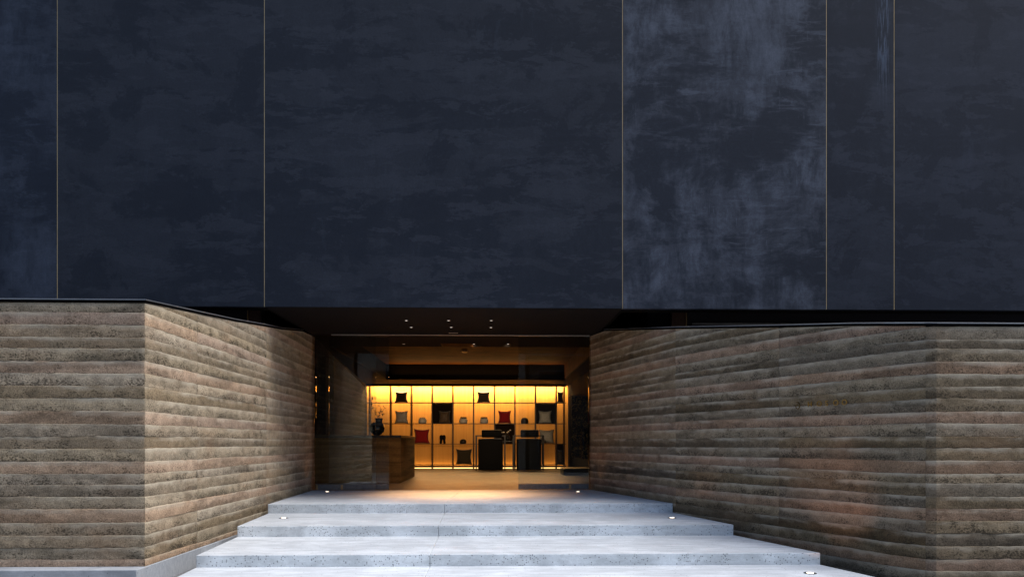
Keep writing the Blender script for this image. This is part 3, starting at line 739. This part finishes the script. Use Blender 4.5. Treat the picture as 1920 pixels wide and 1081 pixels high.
# low table with a dark vase and pale blossoms between the chairs
xt = on_y(952, 830, yk + .9).x; yt = yk + .95
st_ = thing('side_table', (xt, yt, Z_LAND), 'small black side table between the two armchairs', 'table')
ztb = on_y(952, 826, yt).z
box('tabletop', xt - .22, xt + .22, yt - .22, yt + .2, ztb - .03, ztb, M['blackmetal'], st_, .004)
for dx in (-.19, .19):
    for dy in (-.19, .17): box('leg', xt + dx - .015, xt + dx + .015, yt + dy - .015, yt + dy + .015, Z_LAND, ztb - .0305, M['blackmetal'], st_)
fv = thing('flower_vase', (xt, yt, ztb), 'black vase holding small pale blossoms on the side table', 'vase')
lathe('body', [(.05, 0), (.09, .06), (.085, .13), (.05, .18), (.055, .2), (.04, .2)], (xt, yt, ztb), M['blackmetal'], fv, 20)
for (px, py) in ((941, 810.5), (944.5, 810), (951, 810.3), (953.5, 808.5), (956.5, 806)):
    p = on_y(px, py, yt)
    v, f = tube_data([(xt, yt, ztb + .19), ((xt + p.x)/2, yt - .01, (ztb + .19 + p.z)/2 + .03), tuple(p)], .004, .003, 5); link('stem', mesh('stem', v, f, M['stem']), fv)
    lathe('blossom', [(.004, -.02), (.026, -.006), (.03, .01), (.01, .026)], tuple(p), M['petal'], fv, 9)

# ------------------------------------------------------------------ right side: low platform and hanging textile
yp = on_z(1085, 890, Z_LAND).y
pf = thing('display_platform', (on_z(1090, 890, Z_LAND).x, yp, Z_LAND), 'low black platform with a brass edge at the right inside the glass', 'platform')
xa, xb = on_z(1056.5, 890, Z_LAND).x, on_y(1117, 890, yp).x - .03; zpt = on_y(1085, 878.5, yp).z
box('platform_body', xa, xb, yp, yp + 1.0, Z_LAND, zpt, M['blackmetal'], pf, .004)
box('brass_edge', xa + .05, xb, yp - .006, yp + 1.0, zpt + .001, zpt + .018, M['brass'], pf)
def textile():
    yy = yp + .55; t0, t1 = on_y(1072, 745, yy), on_y(1108, 745, yy); zb = zpt + .30; zt2 = on_y(1090, 742, yy).z
    t = thing('hanging_textile', ((t0.x+t1.x)/2, yy, zb), 'dark floral textile hanging at the right behind the glass', 'textile')
    N, K = 26, 10; V, Fc = [], []
    for j in range(K+1):
        for i in range(N+1):
            s_ = i/N; V.append((t0.x + (t1.x - t0.x)*s_, yy + .035*math.sin(s_*19) * (.5 + .5*(1-j/K)), zb + (zt2 - zb)*j/K + (.03*math.sin(s_*7) if j == 0 else 0)))
    for j in range(K):
        for i in range(N): k = j*(N+1)+i; Fc.append((k, k+1, k+N+2, k+N+1))
    o = link('cloth', mesh('cloth', V, Fc, M['textile'], True), t); m = o.modifiers.new('thick', 'SOLIDIFY'); m.thickness = .006
    v, f = tube_data([(t0.x - .08, yy, zt2 + .01), (t1.x + .05, yy, zt2 + .01)], .012, .012, 8); link('hanging_rod', mesh('hanging_rod', v, f, M['brass']), t)
    for x in (t0.x - .05, t1.x + .03):
        v, f = tube_data([(x, yy, zt2 + .02), (x, yy, SOF)], .003, .003, 5); link('cord', mesh('cord', v, f, M['blackmetal']), t)
textile()

# ------------------------------------------------------------------ lamps
def spot(name, loc, direction, energy, col, ang, blend=.6, size=.03, parent=None):
    l = bpy.data.lights.new(name, 'SPOT'); l.energy = energy; l.color = col; l.spot_size = rad(ang); l.spot_blend = blend; l.shadow_soft_size = size
    o = bpy.data.objects.new(name, l); COL.objects.link(o); o.rotation_euler = Vector(direction).to_track_quat('-Z', 'Y').to_euler()
    if parent is not None: o.parent = parent; o.location = Vector(loc) - WPOS[parent.name]
    else: o.location = loc
    return o
def downlight(px, py, mat, energy, label, group):
    p = on_z(px, py, SOF)
    t = thing('downlight', (p.x, p.y, SOF), label, 'downlight', group)
    lathe('bezel', [(.024, -.006), (.034, -.006), (.036, -.002)], (p.x, p.y, SOF), M['bezel'], t, 20)
    lathe('lens', [(.005, -.009), (.018, -.009), (.020, -.0065)], (p.x, p.y, SOF), mat, t, 18)
    if energy: spot('beam', (p.x, p.y, SOF - .02), (0, 0, -1), energy, (1, .52, .22), 62 if py < 640 else 104, 1.0, .02, t)
    if py > 640 and px > 800: spot('beam', (p.x, p.y, SOF - .03), (-.05, 1, -.20), 120, (1, .70, .42), 40, .7, .02, t)
n_ = ['left', 'middle', 'right']
for i, (px, py) in enumerate(((762, 600), (841, 600), (921, 600))): downlight(px, py, M['lamp_cool'], (14, 80, 35)[i], f'tiny downlight, {n_[i]} of three in the row nearer the facade edge', 'soffit downlights')
for i, (px, py) in enumerate(((771, 612.7), (846, 612.7), (920.5, 613))): downlight(px, py, M['lamp_cool'], (24, 150, 90)[i], f'tiny downlight, {n_[i]} of three in the row nearer the glass', 'soffit downlights')
downlight(757, 644, M['lamp_dim'], 24, 'faint dim downlight inside, left of the ceiling vent', 'ceiling downlights inside')
downlight(888.5, 644, M['lamp_cool'], 26, 'bright downlight inside, just right of the ceiling vent', 'ceiling downlights inside')
downlight(952.5, 644, M['lamp_cool'], 26, 'bright downlight inside, farther right of the ceiling vent', 'ceiling downlights inside')
def uplight(px, py, z, aim, energy, label, halo=False):
    p = on_z(px, py, z)
    t = thing('floor_uplight', (p.x, p.y, z), label, 'uplight', 'lamps set in the steps')
    R = .062
    lathe('bezel', [(R*.62, .0015), (R*.7, .004), (R, .004), (R + .004, .0005)], (p.x, p.y, z), M['bezel'], t, 26)
    lathe('lens', [(.022, .0075), (.026, .0065), (.036, .005)][::-1], (p.x, p.y, z), M['lamp_warm'], t, 20)
    if energy: spot('beam', (p.x, p.y, z + .03), aim, energy, (1, .42, .15), 58, 1.0, .03, t)
uplight(613.5, 921.3, Z_LAND, (-.7, .2, 1), .8, 'small lit lamp in the landing by the left glass')
uplight(1083.5, 921.3, Z_LAND, (.7, .2, 1), .8, 'small lit lamp in the landing by the right glass')
uplight(532, 970.5, Z2, (-.8, .1, 1), .8, 'lit lamp in the second tread close to the left wall')
uplight(1260, 970, Z2, (.8, .2, 1), .8, 'lit lamp in the second tread close to the right wall')
uplight(1519, 1073.5, Z4, (.75, .97, .72), 5.5, 'lit lamp in the lowest tread, bottom edge of the photo')

def area(name, loc, sx, sy, rot, energy, col):
    l = bpy.data.lights.new(name, 'AREA'); l.shape = 'RECTANGLE'; l.size = sx; l.size_y = sy; l.energy = energy; l.color = col
    o = bpy.data.objects.new(name, l); COL.objects.link(o); o.location = loc; o.rotation_euler = rot; return o
xm = (x0s + x1s)/2; wl = x1s - x0s
area('shelf_light', (xm, YB - .19, zt_ + .08), wl, .14, (rad(3), 0, 0), 165, (1, .64, .28))
area('shelf_foot_light', (xm, YB - .10, Z_LAND + .06), wl, .06, (rad(150), 0, 0), 4, (1, .62, .25))
area('cove_light', ((XC0+XC1)/2, YC1 - .22, SOF + .07), (XC1 - XC0)*.92, .08, (rad(180 + 25), 0, 0), 8, (1, .52, .16))
ls = box('led_strip', x0s, x1s, YS + .305, YS + .32, Z_LAND + .004, Z_LAND + .03, M['strip'], shf)

# ------------------------------------------------------------------ sign on the right wall
A_, B_ = W(3.63, 8.73), W(3.94, 8.12)
dr = Vector((B_.x - A_.x, B_.y - A_.y, 0)).normalized(); nr = Vector((dr.y, -dr.x, 0))
if nr.y > 0: nr = -nr
def on_wall(px, py, off=.03):
    r = ray(px, py); o = Vector((A_.x, A_.y, 0)) + nr*off; t = (o.dot(nr)) / (Vector((r.x, r.y, 0)).dot(nr)); return Vector((r.x*t, r.y*t, EYE + r.z*t))
q0 = on_wall(1513, 762.5)
sg = thing('shop_sign', q0, 'small dull brass sign reading HOSOO beside a curled emblem, fixed to the right earth wall', 'sign')
rotz = math.atan2(dr.y, dr.x)
for ch, px in zip('HOSOO', (1514, 1531, 1547, 1562, 1578)):
    c = bpy.data.curves.new('letter', 'FONT'); c.body = ch; c.size = .094; c.extrude = .004; c.offset = -.0008 if 0 else 0
    o = bpy.data.objects.new('letter_tmp', c); COL.objects.link(o)
    dg = bpy.context.evaluated_depsgraph_get(); me = bpy.data.meshes.new_from_object(o.evaluated_get(dg)); bpy.data.objects.remove(o)
    me.materials.clear(); me.materials.append(M['sign_brass'])
    l = bpy.data.objects.new('letter', me); COL.objects.link(l); l.parent = sg
    p = on_wall(px, 762.5 - (px - 1513)*.04); p.z = q0.z
    l.location = p - WPOS[sg.name]; l.rotation_euler = (rad(90), 0, rotz)
sp_ = []
for i in range(30):
    a = i/29*2.6*math.pi; r = .008 + .036*i/29; sp_.append(on_wall(1495, 761, .032) + dr*(r*math.cos(a)) + Vector((0, 0, r*1.15*math.sin(a))))
v, f = tube_data(sp_, .005, .007, 6); link('emblem', mesh('emblem', v, f, M['sign_dark'], True), sg)

# ------------------------------------------------------------------ unseen town houses, added across the street to darken glass reflections and frontal walls
M['house_wall'] = simple('weathered dark timber cladding', (.07, .055, .042), .85)
M['house_plaster'] = simple('grey beige plaster', (.22, .20, .17), .85)
M['roof_tile'] = simple('grey roof tiles', (.09, .09, .095), .6)
M['dark_glass'] = simple('dark window', (.02, .022, .025), .1, 0, .6)
YH = -7.5
for i, (x0, x1, h, mt, lab) in enumerate(((-16, -7.2, 6.2, 'house_wall', 'unseen dark timber town house added across the street, mirrored left in the glass'), (-7, 1.6, 7.0, 'house_plaster', 'unseen beige plastered town house added across the street, facing the steps'), (1.8, 8.8, 5.8, 'house_wall', 'unseen lower dark timber town house added across the street, facing the brass sign'), (9, 17, 6.8, 'house_plaster', 'unseen beige plastered town house added across the street, farthest right'))):
    hs = thing('added_town_house', ((x0+x1)/2, YH, Z_ST), lab, 'house', 'unseen town houses added across the street')
    box('wall', x0, x1, YH - 7, YH, Z_ST, h, M[mt], hs)
    prism('roof', [(x0 - .1, YH - 7), (x1 + .1, YH - 7), (x1 + .1, YH + .5), (x0 - .1, YH + .5)], h + .01, h, M['roof_tile'], hs, 0, [h + 1.6, h + 1.6, h + .12, h + .12])
    for k in range(3):
        for zf in (.9, 3.7):
            cx = x0 + (x1 - x0)*(k + .5)/3
            w = join_boxes('window_frame', [(cx - .75, cx + .75, YH + .002, YH + .06, zf, zf + .06), (cx - .75, cx + .75, YH + .002, YH + .06, zf + 1.34, zf + 1.4), (cx - .75, cx - .69, YH + .002, YH + .06, zf + .061, zf + 1.339), (cx + .69, cx + .75, YH + .002, YH + .06, zf + .061, zf + 1.339)], M['roof_tile'], hs)
            box('window_pane', cx - .69, cx + .69, YH + .004, YH + .02, zf + .062, zf + 1.338, M['dark_glass'], hs)
